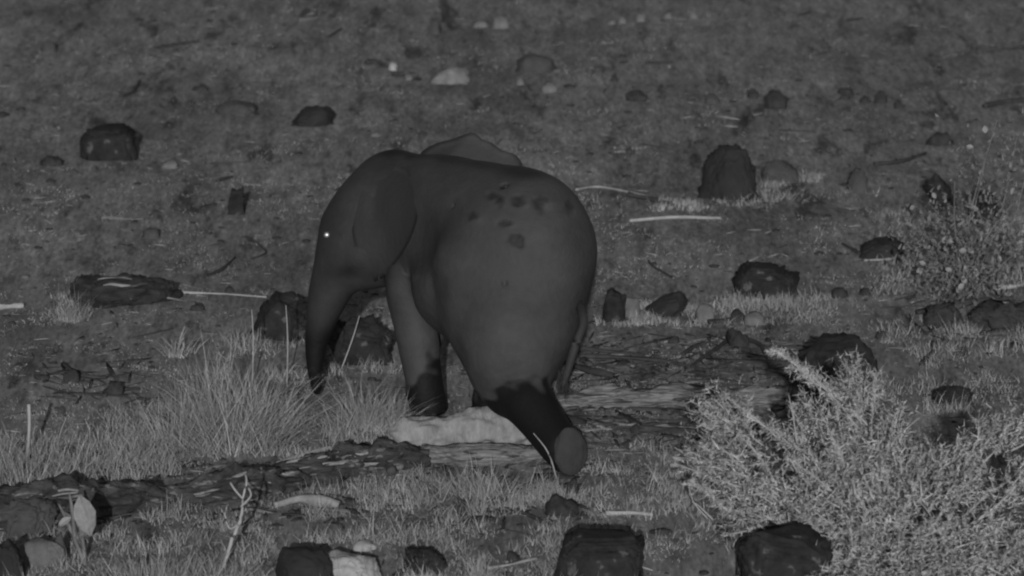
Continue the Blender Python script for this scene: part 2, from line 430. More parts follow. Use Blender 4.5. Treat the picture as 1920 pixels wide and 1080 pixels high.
log('fallen_log', [(300,936,12),(380,920,24),(470,902,26),(540,898,20),(580,900,8)], 'bark_dark',
    'crumbling middle piece of the charred log, behind the bare forked twig', rough=.85, seed=33, strips=22)
log('fallen_log', [(500,890,10),(580,880,24),(650,866,26),(720,858,26),(800,860,14)], 'bark_dark',
    'crumbling right piece of the charred log, ending below the pale log', rough=.8, seed=36, strips=22)
log('fallen_log', [(748,818,22),(768,812,31),(840,806,30),(900,800,36),(980,806,30),(1004,812,22)], 'bark_pale',
    'short thick pale log right under the elephant feet', rough=.3, seed=5, strips=0)
log('fallen_log', [(790,850,16),(900,852,20),(1010,850,16),(1048,846,8)], 'bark_grey',
    'thin grey weathered log lying in front of the pale log', rough=.4, seed=6, strips=9)
log('fallen_log', [(905,762,12),(1080,744,20),(1220,740,25),(1380,742,22),(1500,744,20),(1560,750,12)], 'bark_grey',
    'long weathered log with pale grain lying behind the lifted hind foot', rough=.95, seed=8, bury=.4, flat=.8, strips=34)
log('fallen_log', [(1110,796,7),(1200,800,12),(1340,806,12),(1420,804,8)], 'bark_dark',
    'low half buried grey log right of the lifted foot', rough=.75, seed=9, flat=.7, strips=14)
log('fallen_log', [(1440,822,18),(1480,820,27),(1560,818,29),(1620,822,22),(1660,830,10)], 'bark_grey',
    'thick grey log mostly behind the thorny shrub', rough=.2, seed=10)
hl = log('fallen_log', [(150,544,22),(170,544,27),(240,542,27),(300,543,22),(322,548,16)], 'bark_black',
    'short dark hollow log lying alone at the left', rough=.4, seed=11, strips=8)
log('fallen_log', [(308,556,9),(336,550,8)], 'bark_black', 'broken knob of wood at the right end of the short hollow log', rough=.3, seed=12, cat='wood', sides=14, per=5)
log('fallen_branch', [(545,882,5),(590,872,9),(622,856,10),(634,834,7)], 'wood_pale', 'curved pale strip of bark lying on the charred log', rough=.25, seed=13, cat='bark', sides=12, per=6)
log('fallen_branch', [(520,868,3),(565,852,4),(620,838,4)], 'wood_pale', 'thin pale splinter above the curved strip of bark', rough=.2, seed=14, cat='bark', sides=10, per=6)
log('fallen_branch', [(515,946,5),(560,935,7),(600,938,12),(636,945,7)], 'wood_pale', 'pale splintered piece of wood in front of the charred log', rough=.45, seed=15, cat='wood', sides=12, per=8)
log('fallen_branch', [(694,846,8),(702,866,11),(712,880,7)], 'bark_dark', 'stubby broken branch stump at the left of the dark knot', rough=.5, seed=16, cat='wood', sides=14, per=6)
log('fallen_branch', [(728,850,8),(732,872,12),(734,884,9)], 'rock_mid', 'short grey upright peg of wood below the pale log', rough=.2, seed=17, cat='wood', sides=14, per=6)
log('fallen_branch', [(780,842,8),(796,858,10),(790,872,6)], 'bark_dark', 'stubby dark branch end below the pale log', rough=.5, seed=18, cat='wood', sides=14, per=6)

STICKS = [
 ([(1180,419),(1270,416),(1352,417)],3.2,'straw','long straight pale stick lying right of the elephant rump'),
 ([(1136,966),(1180,967),(1224,971)],4.5,'straw','short thick pale stick in the foreground right of the leaf shaped bark lump'),
 ([(914,1076),(960,1068),(1008,1057)],3.8,'straw','slanting pale stick at the bottom edge'),
 ([(338,549),(420,553),(500,560)],2.6,'straw','thin straight pale stick between hollow log and lava boulder'),
 ([(384,518),(415,505),(440,480)],3.4,'twig','dark curved stick left of the elephant trunk'),
 ([(460,440),(484,452),(499,468),(470,480)],2.0,'twig','thin hooked dark twig left of the elephant eye'),
 ([(1216,492),(1226,503),(1244,512),(1262,520)],2.4,'twig','thin wavy dark twig right of the rump'),
 ([(1080,360),(1120,352),(1180,366),(1250,382)],2.2,'straw','thin pale stalk arching away from the rump'),
 ([(1178,374),(1215,380),(1260,392)],5.0,'twig','dark stick lying under the thin pale stalk'),
 ([(1085,655),(1140,662),(1210,668)],3.4,'twig','straight dark stick behind the tail, uppermost of three'),
 ([(1085,672),(1170,676),(1260,684),(1330,700)],4,'twig','long dark branch behind the tail, running right'),
 ([(1062,690),(1110,706),(1150,712)],7,'twig','thick dark stick pointing right from the tail'),
 ([(1398,636),(1425,652),(1440,688)],4,'twig','dark root running right and down from the root ball'),
 ([(1366,640),(1330,668),(1290,694)],4,'twig','dark root running left and down from the root ball'),
 ([(1280,668),(1310,650),(1345,644)],3,'twig','thin dark stick left of the root ball'),
 ([(925,968),(960,966),(1000,980),(1032,998)],4.5,'twig','curved dark stick in the foreground grass'),
 ([(950,1004),(990,1012),(1026,1024)],1.8,'twig','very thin dark twig pointing at the squarish black boulder'),
 ([(686,119),(706,118),(726,124)],5,'twig','short dark stick left of the bright white stone'),
 ([(736,138),(756,142)],4,'twig','stub of dark stick below the bright white stone'),
 ([(228,178),(250,168),(262,150)],2.8,'twig','small dark bent stick in the upper left area'),
 ([(290,90),(330,84),(372,80)],3,'twig','faint dark stick near the top left'),
 ([(560,42),(590,40),(620,34)],3,'rock_pale','pale stick near the top left of the pale stones'),
 ([(616,76),(640,62)],3,'twig','short faint dark stick near the top, left of centre'),
 ([(408,340),(436,330)],2.6,'twig','short dark stick just above the black stump'),
 ([(380,386),(406,382)],3,'twig','short dark stick left of the black stump'),
 ([(1832,92),(1870,94),(1925,92)],4,'twig','dark stick at the right edge near the top'),
 ([(1845,204),(1880,196),(1925,190)],5,'twig','dark branch above the leafy shrub on the right edge'),
 ([(1640,312),(1690,306),(1735,290)],4,'twig','dark slanting branch left of the leafy shrub'),
 ([(1588,38),(1612,34)],2.6,'twig','tiny dark stick near the top right'),
 ([(1620,490),(1670,488),(1706,478)],2,'straw','thin pale stalk along the foot of the low dark flat rock'),
 ([(1330,605),(1370,596),(1392,592)],4,'twig','dark stick in front of the pale rounded stone'),
 ([(250,838),(275,852),(292,866)],2.8,'straw','bleached stalk slanting in the grass above the charred log'),
 ([(1262,862),(1290,866),(1330,874)],4.5,'straw','thick pale stick at the left tip of the thorny shrub'),
 ([(1258,874),(1280,880)],3.4,'straw','short pale stick below the thick one at the shrub tip'),
 ([(1640,800),(1560,788),(1500,788)],4,'bark_grey','grey stick lying on top of the thick grey log'),
 ([(1345,1004),(1352,985),(1362,962)],4.5,'twig','short dark stick standing near the left side of the thorny shrub'),
 ([(1728,690),(1745,672),(1754,658)],4,'twig','dark stick slanting up in the grass on the right'),
 ([(1612,480),(1580,462)],3,'twig','dark stick left of the low dark flat rock'),
 ([(190,408),(230,410),(270,412)],3,'rock_pale','faint pale stalk lying above the dull pale stone at left'),
 ([(-6,576),(20,574),(44,572)],6,'straw','pale stick cut by the left edge of the picture'),
 ([(1870,545),(1900,542),(1925,536)],4.5,'straw','pale stick at the right edge above the dark hollow'),
 ([(1210,120),(1260,116)],2.4,'twig','faint dark stick in the upper middle right'),
 ([(1500,28),(1520,22)],2.4,'twig','faint dark splinter near the top edge right of centre'),
 ([(195,745),(230,735),(262,732)],4,'twig','dark burnt stick on the left above the grass'),
 ([(1790,572),(1850,566),(1900,562)],4.5,'twig','dark stick lying over the dark hollow at the right edge'),
 ([(1720,590),(1770,584),(1800,600)],5,'twig','dark broken branch at the left end of the dark hollow'),
 ([(120,690),(150,712),(200,716)],4,'twig','dark burnt branch lying left of the grass clump'),
]
for k, (pp, r, m, lab) in enumerate(STICKS):
    P = []
    for j, (px, py) in enumerate(pp):
        q = gp(px, py); rr = r * mpp(q.y); q.z += rr * .9; P.append(q)
    R = [r * mpp(P[0].y) * (1 - .35 * j / (len(P) - 1)) for j in range(len(P))]
    v, f = tube_data(P, R, 8, .8, k, 7)
    o = mesh_obj('stick', v, f, M[m], origin=(P[0].x, P[0].y, gzf(P[0].x, P[0].y))); tag(o, lab, 'stick')

# ------------------------------------------------------------------ elephant
ele = empty('elephant', (E(860, 770, 39.2).x, 39.2, 0))
tag(ele, 'young elephant walking away to the left with its wet dark hind foot lifted', 'elephant')
bm = bmesh.new(); RZ = math.radians(25)
def blob(px, py, Y, r, rz=RZ, rx=0):
    m = Matrix.Translation(E(px, py, Y)) @ Matrix.Rotation(rz, 4, 'Z') @ Matrix.Rotation(rx, 4, 'X') @ Matrix.Diagonal((r[0], r[1], r[2], 1))
    bmesh.ops.create_icosphere(bm, subdivisions=4, radius=1, matrix=m)
def limb(pts, n=7):
    Q = [(E(a, b_, Y), r) for a, b_, Y, r in pts]
    for (p, r), (q, s) in zip(Q[:-1], Q[1:]):
        for k in range(n):
            t = k / n
            bmesh.ops.create_icosphere(bm, subdivisions=3, radius=r + (s - r) * t, matrix=Matrix.Translation(p.lerp(q, t)))
    bmesh.ops.create_icosphere(bm, subdivisions=3, radius=Q[-1][1], matrix=Matrix.Translation(Q[-1][0]))
U = 1 / 256.0
for k in range(13):                                          # trunk of the body, pelvis to shoulders
    t = k / 12
    blob(984 - 172 * t, 474 - 42 * t, 38.98 + 1.02 * t, (.50 - .04 * math.sin(t * 3.1) - .05 * t, .55 - .1 * t, .595 - .03 * t))
blob(890, 545, 39.22, (.42, .66, .37))
limb([(930,500,38.95,.45),(893,580,38.88,.28),(905,640,38.78,.22),(925,690,38.66,.17)])   # flank running into the thigh                        # belly
limb([(984,520,38.98,.475),(972,610,38.70,.425),(961,660,38.6,.365),(957,692,38.58,.30),(960,722,38.55,.235)])      # left thigh
limb([(966,722,38.55,.225),(996,762,38.3,.185),(1030,808,38.12,.165),(1052,838,37.98,.152)])     # left shank and lifted foot
blob(1062, 848, 37.97, (.15, .12, .165), 0, 0)
limb([(1010,560,39.2,.30),(950,680,39.5,.17),(920,745,39.6,.14),(920,768,39.6,.145)])          # right hind leg
limb([(775,500,39.8,.22),(765,555,39.72,.165),(783,640,39.68,.165),(795,710,39.66,.145),(800,752,39.65,.142)])   # left front leg
blob(804, 764, 39.66, (.150, .165, .07), 0)
limb([(840,520,40.25,.20),(795,640,40.2,.13),(788,735,40.05,.12)])                             # right front leg
limb([(812,400,40.1,.38),(750,400,40.15,.36)])                                                # neck
limb([(739,368,40.15,90*U),(705,398,40.12,84*U),(668,430,40.08,70*U),(648,470,40.05,58*U),(634,505,40.05,50*U)])
limb([(720,440,40.05,.33),(690,470,40.0,.25),(684,503,39.98,42*U)])
limb([(715,495,40.0,.18),(672,510,39.98,38*U),(650,525,40.0,30*U)])                            # jaw
limb([(640,490,40.05,52*U),(623,535,40.05,44*U),(608,585,40.05,33*U),(592,640,40.03,22*U),(589,695,40.03,17*U),(594,735,40.05,12*U)], 12)  # trunk
me = bpy.data.meshes.new('body'); bm.to_mesh(me); bm.free()
body = bpy.data.objects.new('body', me); COL.objects.link(body)
rm = body.modifiers.new('r', 'REMESH'); rm.mode = 'VOXEL'; rm.voxel_size = .013
sm = body.modifiers.new('s', 'SMOOTH'); sm.iterations = 40; sm.factor = .6
def sst(a, b_, x): t = np.clip((x - a) / (b_ - a), 0, 1); return t * t * (3 - 2 * t)
dg = bpy.context.evaluated_depsgraph_get()
me2 = bpy.data.meshes.new_from_object(body.evaluated_get(dg))
body.modifiers.clear(); body.data = me2
nv = len(me2.vertices); co = np.empty(nv * 3, np.float32); me2.vertices.foreach_get('co', co); co = co.reshape(-1, 3).astype(float)
px, py = project(co)                             # the barrel and haunch flow into each other: smooth them further
wt = sst(745, 830, px) * (1 - sst(630, 700, py)) * (1 - sst(490, 530, py) * (1 - sst(812, 850, px)))
vg = body.vertex_groups.new(name='torso')
for q in range(21):
    ids = np.nonzero(np.round(wt * 20).astype(int) == q)[0]
    if len(ids): vg.add(ids.tolist(), q / 20, 'REPLACE')
m2 = body.modifiers.new('t', 'SMOOTH'); m2.iterations = 420; m2.factor = .9; m2.vertex_group = 'torso'
dg = bpy.context.evaluated_depsgraph_get(); dg.update()
me3 = bpy.data.meshes.new_from_object(body.evaluated_get(dg)); body.modifiers.clear(); body.data = me3; me2 = me3
nrm0 = np.empty(nv * 3, np.float32); me2.vertices.foreach_get('normal', nrm0); c_ = np.empty(nv * 3, np.float32); me2.vertices.foreach_get('co', c_)
print('torso shrink', float(np.abs(c_.reshape(-1, 3) - co)[wt > .9].mean()))
c_ = c_ + nrm0 * np.repeat(wt * .030, 3); me2.vertices.foreach_set('co', c_.astype(np.float32)); me2.update()
rm = body.modifiers.new('r', 'REMESH'); rm.mode = 'VOXEL'; rm.voxel_size = .012
sm = body.modifiers.new('s', 'SMOOTH'); sm.iterations = 18; sm.factor = .6
dg = bpy.context.evaluated_depsgraph_get(); dg.update()
me2 = bpy.data.meshes.new_from_object(body.evaluated_get(dg)); body.modifiers.clear(); body.vertex_groups.clear(); body.data = me2
me2.name = 'body'
nv = len(me2.vertices); co = np.empty(nv * 3, np.float32); me2.vertices.foreach_get('co', co); co = co.reshape(-1, 3).astype(float)
nrm = np.empty(nv * 3, np.float32); me2.vertices.foreach_get('normal', nrm); nrm = nrm.reshape(-1, 3)
# soft folds of skin
def n3(P, s, o=0): return np.array([noise.noise(Vector((p[0] * s + o, p[1] * s, p[2] * s))) for p in P])
nc = n3(co, 26, 2); na = n3(co, 3.0); nb = n3(co * np.array([1, 1, 1.5]), 8, 4)
co2 = co + nrm * (na * .014 + nb * .003)[:, None]
px, py = project(co2)
def sst(a, b_, x): t = np.clip((x - a) / (b_ - a), 0, 1); return t * t * (3 - 2 * t)
tone = .050 + .008 * na
tone *= 1 - .38 * (1 - sst(700, 900, px + 60 * na)) * (1 - sst(560, 640, py))     # head and neck: damp
tone *= 1 + .25 * np.exp(-((px - 770) / 45) ** 2 - ((py - 580) / 80) ** 2)        # dusty front leg
tone *= 1 + .16 * np.sin(px / 17 + 2 * na) * (1 - sst(700, 820, px)) * (1 - sst(480, 560, py))
tone *= 1 + .10 * nb + .08 * nc
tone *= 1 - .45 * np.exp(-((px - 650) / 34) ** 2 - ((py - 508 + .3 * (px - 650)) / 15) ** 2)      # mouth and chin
tone *= 1 + .16 * np.exp(-((px - 930) / 90) ** 2 - ((py - 335) / 40) ** 2)
tone *= 1 + .9 * np.exp(-((px - 768) / 16) ** 2 - ((py - 516 - .5 * (px - 768)) / 9) ** 2) * np.clip(nc * 4 + .3, 0, 1)
edge_f = 676 + 40 * nb + 60 * (1 - sst(752, 800, px))
wet = np.where((px > 715) & (px < 846) & (co[:, 1] < 41), sst(-8, 14, py - edge_f), 0)
wet = np.maximum(wet, np.where((px >= 846), sst(-8, 14, py - (716 + 34 * nb + 22 * sst(960, 900, px))), 0))
wet = np.maximum(wet, np.where(px < 660, sst(-40, 45, py - 590 - 25 * na), 0))
tone = tone * (1 - wet) + .008 * wet
for mx, my, rx_, ry_ in [(921,367,17,9),(972,379,14,10),(1014,376,15,9),(1009,387,15,7),(886,406,12,8),(946,418,16,7),(963,447,17,11),(936,375,9,9),(1068,384,10,18)]:
    q = (((px - mx) / rx_) ** 2 + ((py - my) / ry_) ** 2) * 1.35
    q = q * (1 + 1.2 * nb) + .5 * na + .7 * nc; mk = np.exp(-(np.abs(q) ** 1.5)) * (nrm[:, 1] < .1)
    tone *= 1 + .22 * np.exp(-(((px - mx - rx_ * .9) / rx_) ** 2 + ((py - my - ry_ * .9) / ry_) ** 2) * 1.6) * (my != 497)
    k = .50; rx_, ry_ = rx_, ry_
    tone *= 1 - k * mk; co2 -= nrm * (mk * .012 * (k > .3))[:, None]
back_shade = np.exp(-((nrm[:, 2] - 1) / .05) ** 2) * (co[:, 2] > 1.5)  # upward-facing back: grazing-light darkening painted into the tone
tone *= 1 - .5 * back_shade
me2.vertices.foreach_set('co', (co2 - np.array(ele.location)).astype(np.float32).ravel())
at = me2.color_attributes.new('tone', 'FLOAT_COLOR', 'POINT')
at.data.foreach_set('color', np.stack([tone, tone, tone, np.ones(nv)], 1).astype(np.float32).ravel())
me2.polygons.foreach_set('use_smooth', np.ones(len(me2.polygons), dtype=bool))
me2.materials.clear(); me2.materials.append(M['hide']); me2.update()
body.parent = ele
bvh = BVHTree.FromPolygons([Vector(c) for c in co2], [tuple(p.vertices) for p in me2.polygons])
def hit(px, py):
    d = ray(px, py).normalized(); r = bvh.ray_cast(Vector((0, 0, H)), d); return r[0], r[1]
def tone_attr(me, t):
    a = me.color_attributes.new('tone', 'FLOAT_COLOR', 'POINT'); n = len(me.vertices)
    t = np.full(n, t) if np.isscalar(t) else t
    a.data.foreach_set('color', np.stack([t, t, t, np.ones(n)], 1).astype(np.float32).ravel())
# eye
h, n = hit(613, 440)
if h is None: h = E(613, 440, 39.95); n = Vector((0, -1, 0))
em = bpy.data.materials.new('eye_glint'); em.use_nodes = True; eb = em.node_tree.nodes['Principled BSDF']
eb.inputs['Base Color'].default_value = (.9, .9, .9, 1); eb.inputs['Metallic'].default_value = 1; eb.inputs['Roughness'].default_value = .55  # pale metal imitates the eye's shine-back, glint put into the material
bm = bmesh.new(); bmesh.ops.create_icosphere(bm, subdivisions=3, radius=.020)
me = bpy.data.meshes.new('eye'); bm.to_mesh(me); bm.free(); me.materials.append(em)
eye = bpy.data.objects.new('eye', me); COL.objects.link(eye); eye.parent = ele; eye.location = h - Vector((0, .006, 0)) - ele.location
eye['label'] = 'eye shining back brightly'
# eyelid ring
bm = bmesh.new(); bmesh.ops.create_circle
V, Fc = tube_data([h + Vector((math.cos(a) * .026, -.002, math.sin(a) * .022)) for a in np.linspace(0, 2 * math.pi, 12)], [.007] * 12, 6, 0, 0, 2)
o = mesh_obj('eyelid', V, Fc, M['hide'], ele); tone_attr(o.data, .03)

def sheet(outline, Yf, thick, name, parent, tn, label=None, nu=26, bulge=.05, tf=None):
    """closed curved plate from an outline in pixels; Yf(px,py) gives its distance"""
    c = np.mean(np.array(outline), 0); ring = []
    pts = outline + [outline[0]]
    # smooth outline
    O = []
    L = len(outline)
    for i in range(L):
        p0, p1, p2, p3 = [np.array(outline[(i + k) % L], float) for k in (-1, 0, 1, 2)]
        for t in np.arange(0, 1, .2):
            O.append(.5 * ((2 * p1) + (p2 - p0) * t + (2 * p0 - 5 * p1 + 4 * p2 - p3) * t * t + (3 * p1 - p0 - 3 * p2 + p3) * t ** 3))
    n = len(O); V = []; Fc = []; K = 8; T = []
    for side in (0, 1):
        for j in range(1, K + 1):
            f = j / K
            for q in O:
                p = c + (q - c) * f
                th = thick * (max(0, 1 - f ** 4) ** (.5 if thick > .03 else 1)) * .5
                Y = Yf(p[0], p[1]) + (-th if side == 0 else th) + .012 * noise.noise(Vector((p[0] * .03, p[1] * .015, 3)))
                V.append(E(p[0], p[1], Y))
    cA = len(V); V.append(E(c[0], c[1], Yf(*c) - thick / 2)); V.append(E(c[0], c[1], Yf(*c) + thick / 2))
    for side in (0, 1):
        o = side * K * n
        for i in range(n):
            a, b_ = i, (i + 1) % n
            Fc.append((cA + side, o + a, o + b_) if side == 0 else (cA + side, o + b_, o + a))
            for j in range(K - 1):
                q = (o + j * n + a, o + (j + 1) * n + a, o + (j + 1) * n + b_, o + j * n + b_)
                Fc.append(q if side == 0 else q[::-1])
    for i in range(n):
        a, b_ = i, (i + 1) % n; o = (K - 1) * n; o2 = K * n + o
        Fc.append((o + a, o2 + a, o2 + b_, o + b_))
    ob = mesh_obj(name, V, Fc, M['hide'], parent)
    if tf is not None:
        qx, qy = project(np.array([list(v) for v in V])); tn = tf(qx, qy)
    tone_attr(ob.data, tn)
    if label: ob['label'] = label
    return ob
# far ear spread out beyond the back, with a folded upper rim
sheet([(770,330),(786,290),(815,270),(850,260),(874,251),(890,250),(906,262),(922,268),(942,282),(962,288),(974,298),(980,318),(974,370),(930,430),(860,440),(790,400)],
      lambda x, y: 40.72 + .0006 * (x - 860) + .001 * (y - 260), .05, 'ear', ele, .036, 'far ear held out beyond the back', tf=lambda x, y: .027 + .024 * sst(-12, 12, (x - 872) + (y - 262) * .9))
# near ear lying against the neck
def near_y(x, y):
    h_, _ = hit(x, y); return (h_.y if h_ is not None else 39.9)
cache = {}
def ny(x, y):
    # smoothed lie on the body, rear edge lifted a little
    s = [near_y(x + dx, y + dy) for dx in (-14, 0, 14) for dy in (-14, 0, 14)]
    k = min(1, max(0, (x - 665) / 100)) * .5 + min(1, max(0, (y - 330) / 180)) * .5
    return float(np.mean(s)) + .003 - .007 * k
sheet([(700,318),(735,308),(768,322),(784,360),(782,410),(766,455),(742,492),(716,520),(698,528),(682,508),(668,470),(660,430),(664,385),(678,345)],
      ny, .026, 'ear', ele, 0, 'near ear folded back against the neck', tf=lambda x, y: .030 + .009 * np.exp(-((x - 694) / 26) ** 2 - ((y - 480) / 40) ** 2) + .004 * np.sin(x / 14 + y / 90))
# sole of the lifted foot
bm = bmesh.new(); bmesh.ops.create_icosphere(bm, subdivisions=4, radius=1)
sc_ = E(1070, 847, 37.88)
mt = Matrix.Translation(sc_) @ Matrix.Rotation(math.radians(20), 4, 'Z') @ Matrix.Rotation(math.radians(-6), 4, 'X') @ Matrix.Diagonal((.122, .05, .172, 1))
for v in bm.verts: v.co *= 1 + .09 * noise.noise(v.co * 2.5) + .03 * noise.noise(v.co * 8)
bm.transform(mt)
o = mesh_obj('foot_sole', [v.co for v in bm.verts], [tuple(q.index for q in f.verts) for f in bm.faces], M['sole'], ele); bm.free()
o['label'] = 'grey sole of the lifted hind foot'
# toenails of the standing front foot
for a in (-.9, -.35, .2):
    bm = bmesh.new(); p = E(806, 768, 39.66) + Vector((math.sin(a) * .14, -math.cos(a) * .15, 0)); p.z = .035
    bmesh.ops.create_icosphere(bm, subdivisions=2, radius=1, matrix=Matrix.Translation(p) @ Matrix.Diagonal((.028, .02, .03, 1)))
    o = mesh_obj('toenail', [v.co for v in bm.verts], [tuple(q.index for q in f.verts) for f in bm.faces], M['hair'], ele); bm.free()
# tail
T = [(1080,560,38.75,.034),(1092,585,38.5,.032),(1092,612,38.4,.032),(1080,645,38.34,.032),(1066,690,38.33,.030),(1054,722,38.32,.024)]
v, f = tube_data([E(a, b_, Y) for a, b_, Y, r in T], [r for *_, r in T], 14, .12, 2, 8)
o = mesh_obj('tail', v, f, M['hide'], ele); tone_attr(o.data, .034)
tb = np.array([list(E(1054 + random.uniform(-8, 10), 716 + random.uniform(-22, 8), 38.32 + random.uniform(-.03, .03))) for _ in range(90)])
# hairs hang down: blades with negative height
v, f = blades(tb, -np.full(90, .19) * rng.uniform(.5, 1, 90), .006, .18, .1, seed=5)
h_ = mesh_obj('tail_hair', v, f, M['hair'], o, origin=o.location + ele.location) if False else mesh_obj('tail_hair', v, f, M['hair'], ele)

# ------------------------------------------------------------------ grass
# low cover over all the ground in view (stuff)
def scatter(n, x0, x1, y0, y1, power=1.0):
    py = y0 + (y1 - y0) * rng.random(n) ** power; px = rng.uniform(x0, x1, n); return px, py
def tufts(px, py, k, hgt, wid, lean, seed, spread=.05):
    base = pxy_ground(px, py); n = len(base)
    r = np.random.default_rng(seed)
    B = np.repeat(base, k, 0); B[:, :2] += r.normal(0, spread, (n * k, 2)); B[:, 2] = gz(B[:, 0], B[:, 1]) - .004
    hs = np.repeat(hgt if not np.isscalar(hgt) else np.full(n, hgt), k) * r.uniform(.45, 1.15, n * k)
    return blades(B, hs, wid, lean, .5, seed=seed + 1)
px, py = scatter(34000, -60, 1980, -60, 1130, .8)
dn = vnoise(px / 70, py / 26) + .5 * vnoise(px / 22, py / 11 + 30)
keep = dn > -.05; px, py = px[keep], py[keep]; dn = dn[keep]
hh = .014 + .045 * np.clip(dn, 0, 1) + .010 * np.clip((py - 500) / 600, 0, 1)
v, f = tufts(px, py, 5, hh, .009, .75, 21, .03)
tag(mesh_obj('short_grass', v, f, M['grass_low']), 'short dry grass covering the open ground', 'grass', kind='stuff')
# taller grass of the foreground and around rocks (stuff)
regs = []
def reg(n, x0, x1, y0, y1): regs.append(scatter(n, x0, x1, y0, y1))
reg(1500, -40, 330, 820, 905); reg(1300, 200, 760, 760, 860); reg(1900, 180, 1060, 950, 1120); reg(700, 560, 1080, 880, 960)
reg(230, 1350, 1560, 552, 606); reg(240, 1180, 1330, 572, 610); reg(260, 1440, 1580, 330, 372); reg(500, 1640, 1920, 390, 560)
reg(380, 1640, 1920, 600, 760); reg(600, 1100, 1420, 830, 1060); reg(360, -40, 220, 930, 1110); reg(260, 1090, 1330, 370, 400)
for q_ in ROCKS + [r_ + (0,) for r_ in PALE[:2]]:
    if q_[3] > 330: reg(int((q_[2] - q_[0]) * .28), q_[0] - 12, q_[2] + 12, q_[3] - 3, q_[3] + 12)
reg(90, 100, 170, 545, 600); reg(200, 400, 640, 640, 720)
px = np.concatenate([r[0] for r in regs]); py = np.concatenate([r[1] for r in regs])
dn = vnoise(px / 60 + 50, py / 22) + .5 * vnoise(px / 20, py / 9 + 12); keep = dn > np.where((py > 880) & (px > 180) & (px < 1100), .09, -.10); px, py, dn = px[keep], py[keep], dn[keep]
hh = np.clip(.05 + .09 * (dn + .2), .03, .2) * np.where(py < 620, .75, 1.15)
hh = hh * rng.lognormal(0, .35, len(hh))
v, f = tufts(px, py, 8, hh, .006, .62, 31, .04)
tag(mesh_obj('dry_grass', v, f, M['grass']), 'knee high and lower dry grass in the foreground and around rocks', 'grass', kind='stuff')

def tussock(label, centres, seed, name='grass_tussock', m='grass', width=.0055):
    """centres: (px, py, number, height m, lean, spread px)"""
    r = np.random.default_rng(seed); items = []
    c0 = G(centres[0][0], centres[0][1])
    for k, (cx, cy, n, hgt, lean, sp) in enumerate(centres):
        a = np.clip(r.normal(0, 1, (n, 2)), -1.9, 1.9)
        b_ = pxy_ground(cx + a[:, 0] * sp, cy + a[:, 1] * sp * .16)
        az = np.where(a[:, 0] > 0, 0, np.pi) + r.normal(0, 1.5, n)
        ln = np.abs(a[:, 0]) * lean * .6 + np.abs(r.normal(0, lean * .5, n))
        items.append(blades(b_, hgt * np.clip(r.lognormal(-.45, .42, n), .2, 1.35), width, np.clip(ln, 0, 1.5), r.choice([.2, .5, 1.5], n), lean_dir=az, seed=seed + k, segs=3))
    v, f = cat_np(items)
    o = mesh_obj(name, v, f, M[m], origin=(c0.x, c0.y, gzf(c0.x, c0.y))); tag(o, label, 'grass'); return o
tussock('big pale tussock of tall dry grass in front of the trunk tip',
        [(440,838,600,.58,.6,52),(410,790,320,.62,.55,46),(490,806,420,.46,.6,36),(340,830,380,.40,.6,40),(470,820,90,.70,1.3,50)], 100)
tussock('smaller pale tussock of dry grass between the trunk and the front foot',
        [(685,800,420,.38,.7,28),(640,812,120,.24,.5,20),(720,800,260,.28,.6,28),(680,790,80,.45,1.6,40)], 120)
tussock('ragged tussock of grass at the left edge behind the charred log', [(60,905,420,.36,.4,50),(150,900,260,.26,.4,50)], 140)
tussock('thin tussock growing around the left end of the hollow log', [(135,596,170,.26,.35,15)], 150)
tussock('pale tussock at the bottom edge left of the black boulder', [(290,1090,400,.24,.5,55),(400,1085,260,.20,.5,40)], 160)
tussock('grass tussock in front of the thin grey log', [(900,925,420,.21,.6,55)], 170)
tussock('short tussock at the foot of the tall faceted boulder', [(1450,372,130,.16,.7,28)], 180)
tussock('sparse weedy plant with pale tips left of the lava boulder', [(330,668,60,.20,.4,10),(350,662,50,.16,.5,12)], 190, width=.012)
# single tall stalks
for k, (a, b_, lab) in enumerate([((538,720),(536,572),'straight tall stalk in front of the lava boulder, leftmost of two'),((473,720),(472,580),'thin upright stalk left of the lava boulder'),
        ((640,690),(674,592),'bent tall stalk in front of the rock behind the trunk'),((50,860),(54,758),'thick stubby stalk standing at the left edge'),
        ((1044,898),(1000,812),'pale arching stalk along the lifted leg'),((620,650),(610,640),'short pale stub of stalk beside the trunk')]):
    p = gp(*a); q = E(b_[0], b_[1], p.y)
    mid = p.lerp(q, .55) + Vector((.01 if k != 4 else .03, 0, .01))
    r = .0055 if k != 3 else .014
    v, f = tube_data([p, mid, q], [r, r * .9, r * .5 if k != 3 else r], 6, .1, k, 5)
    tag(mesh_obj('grass_stalk', v, f, M['straw'], origin=p), lab, 'stalk')

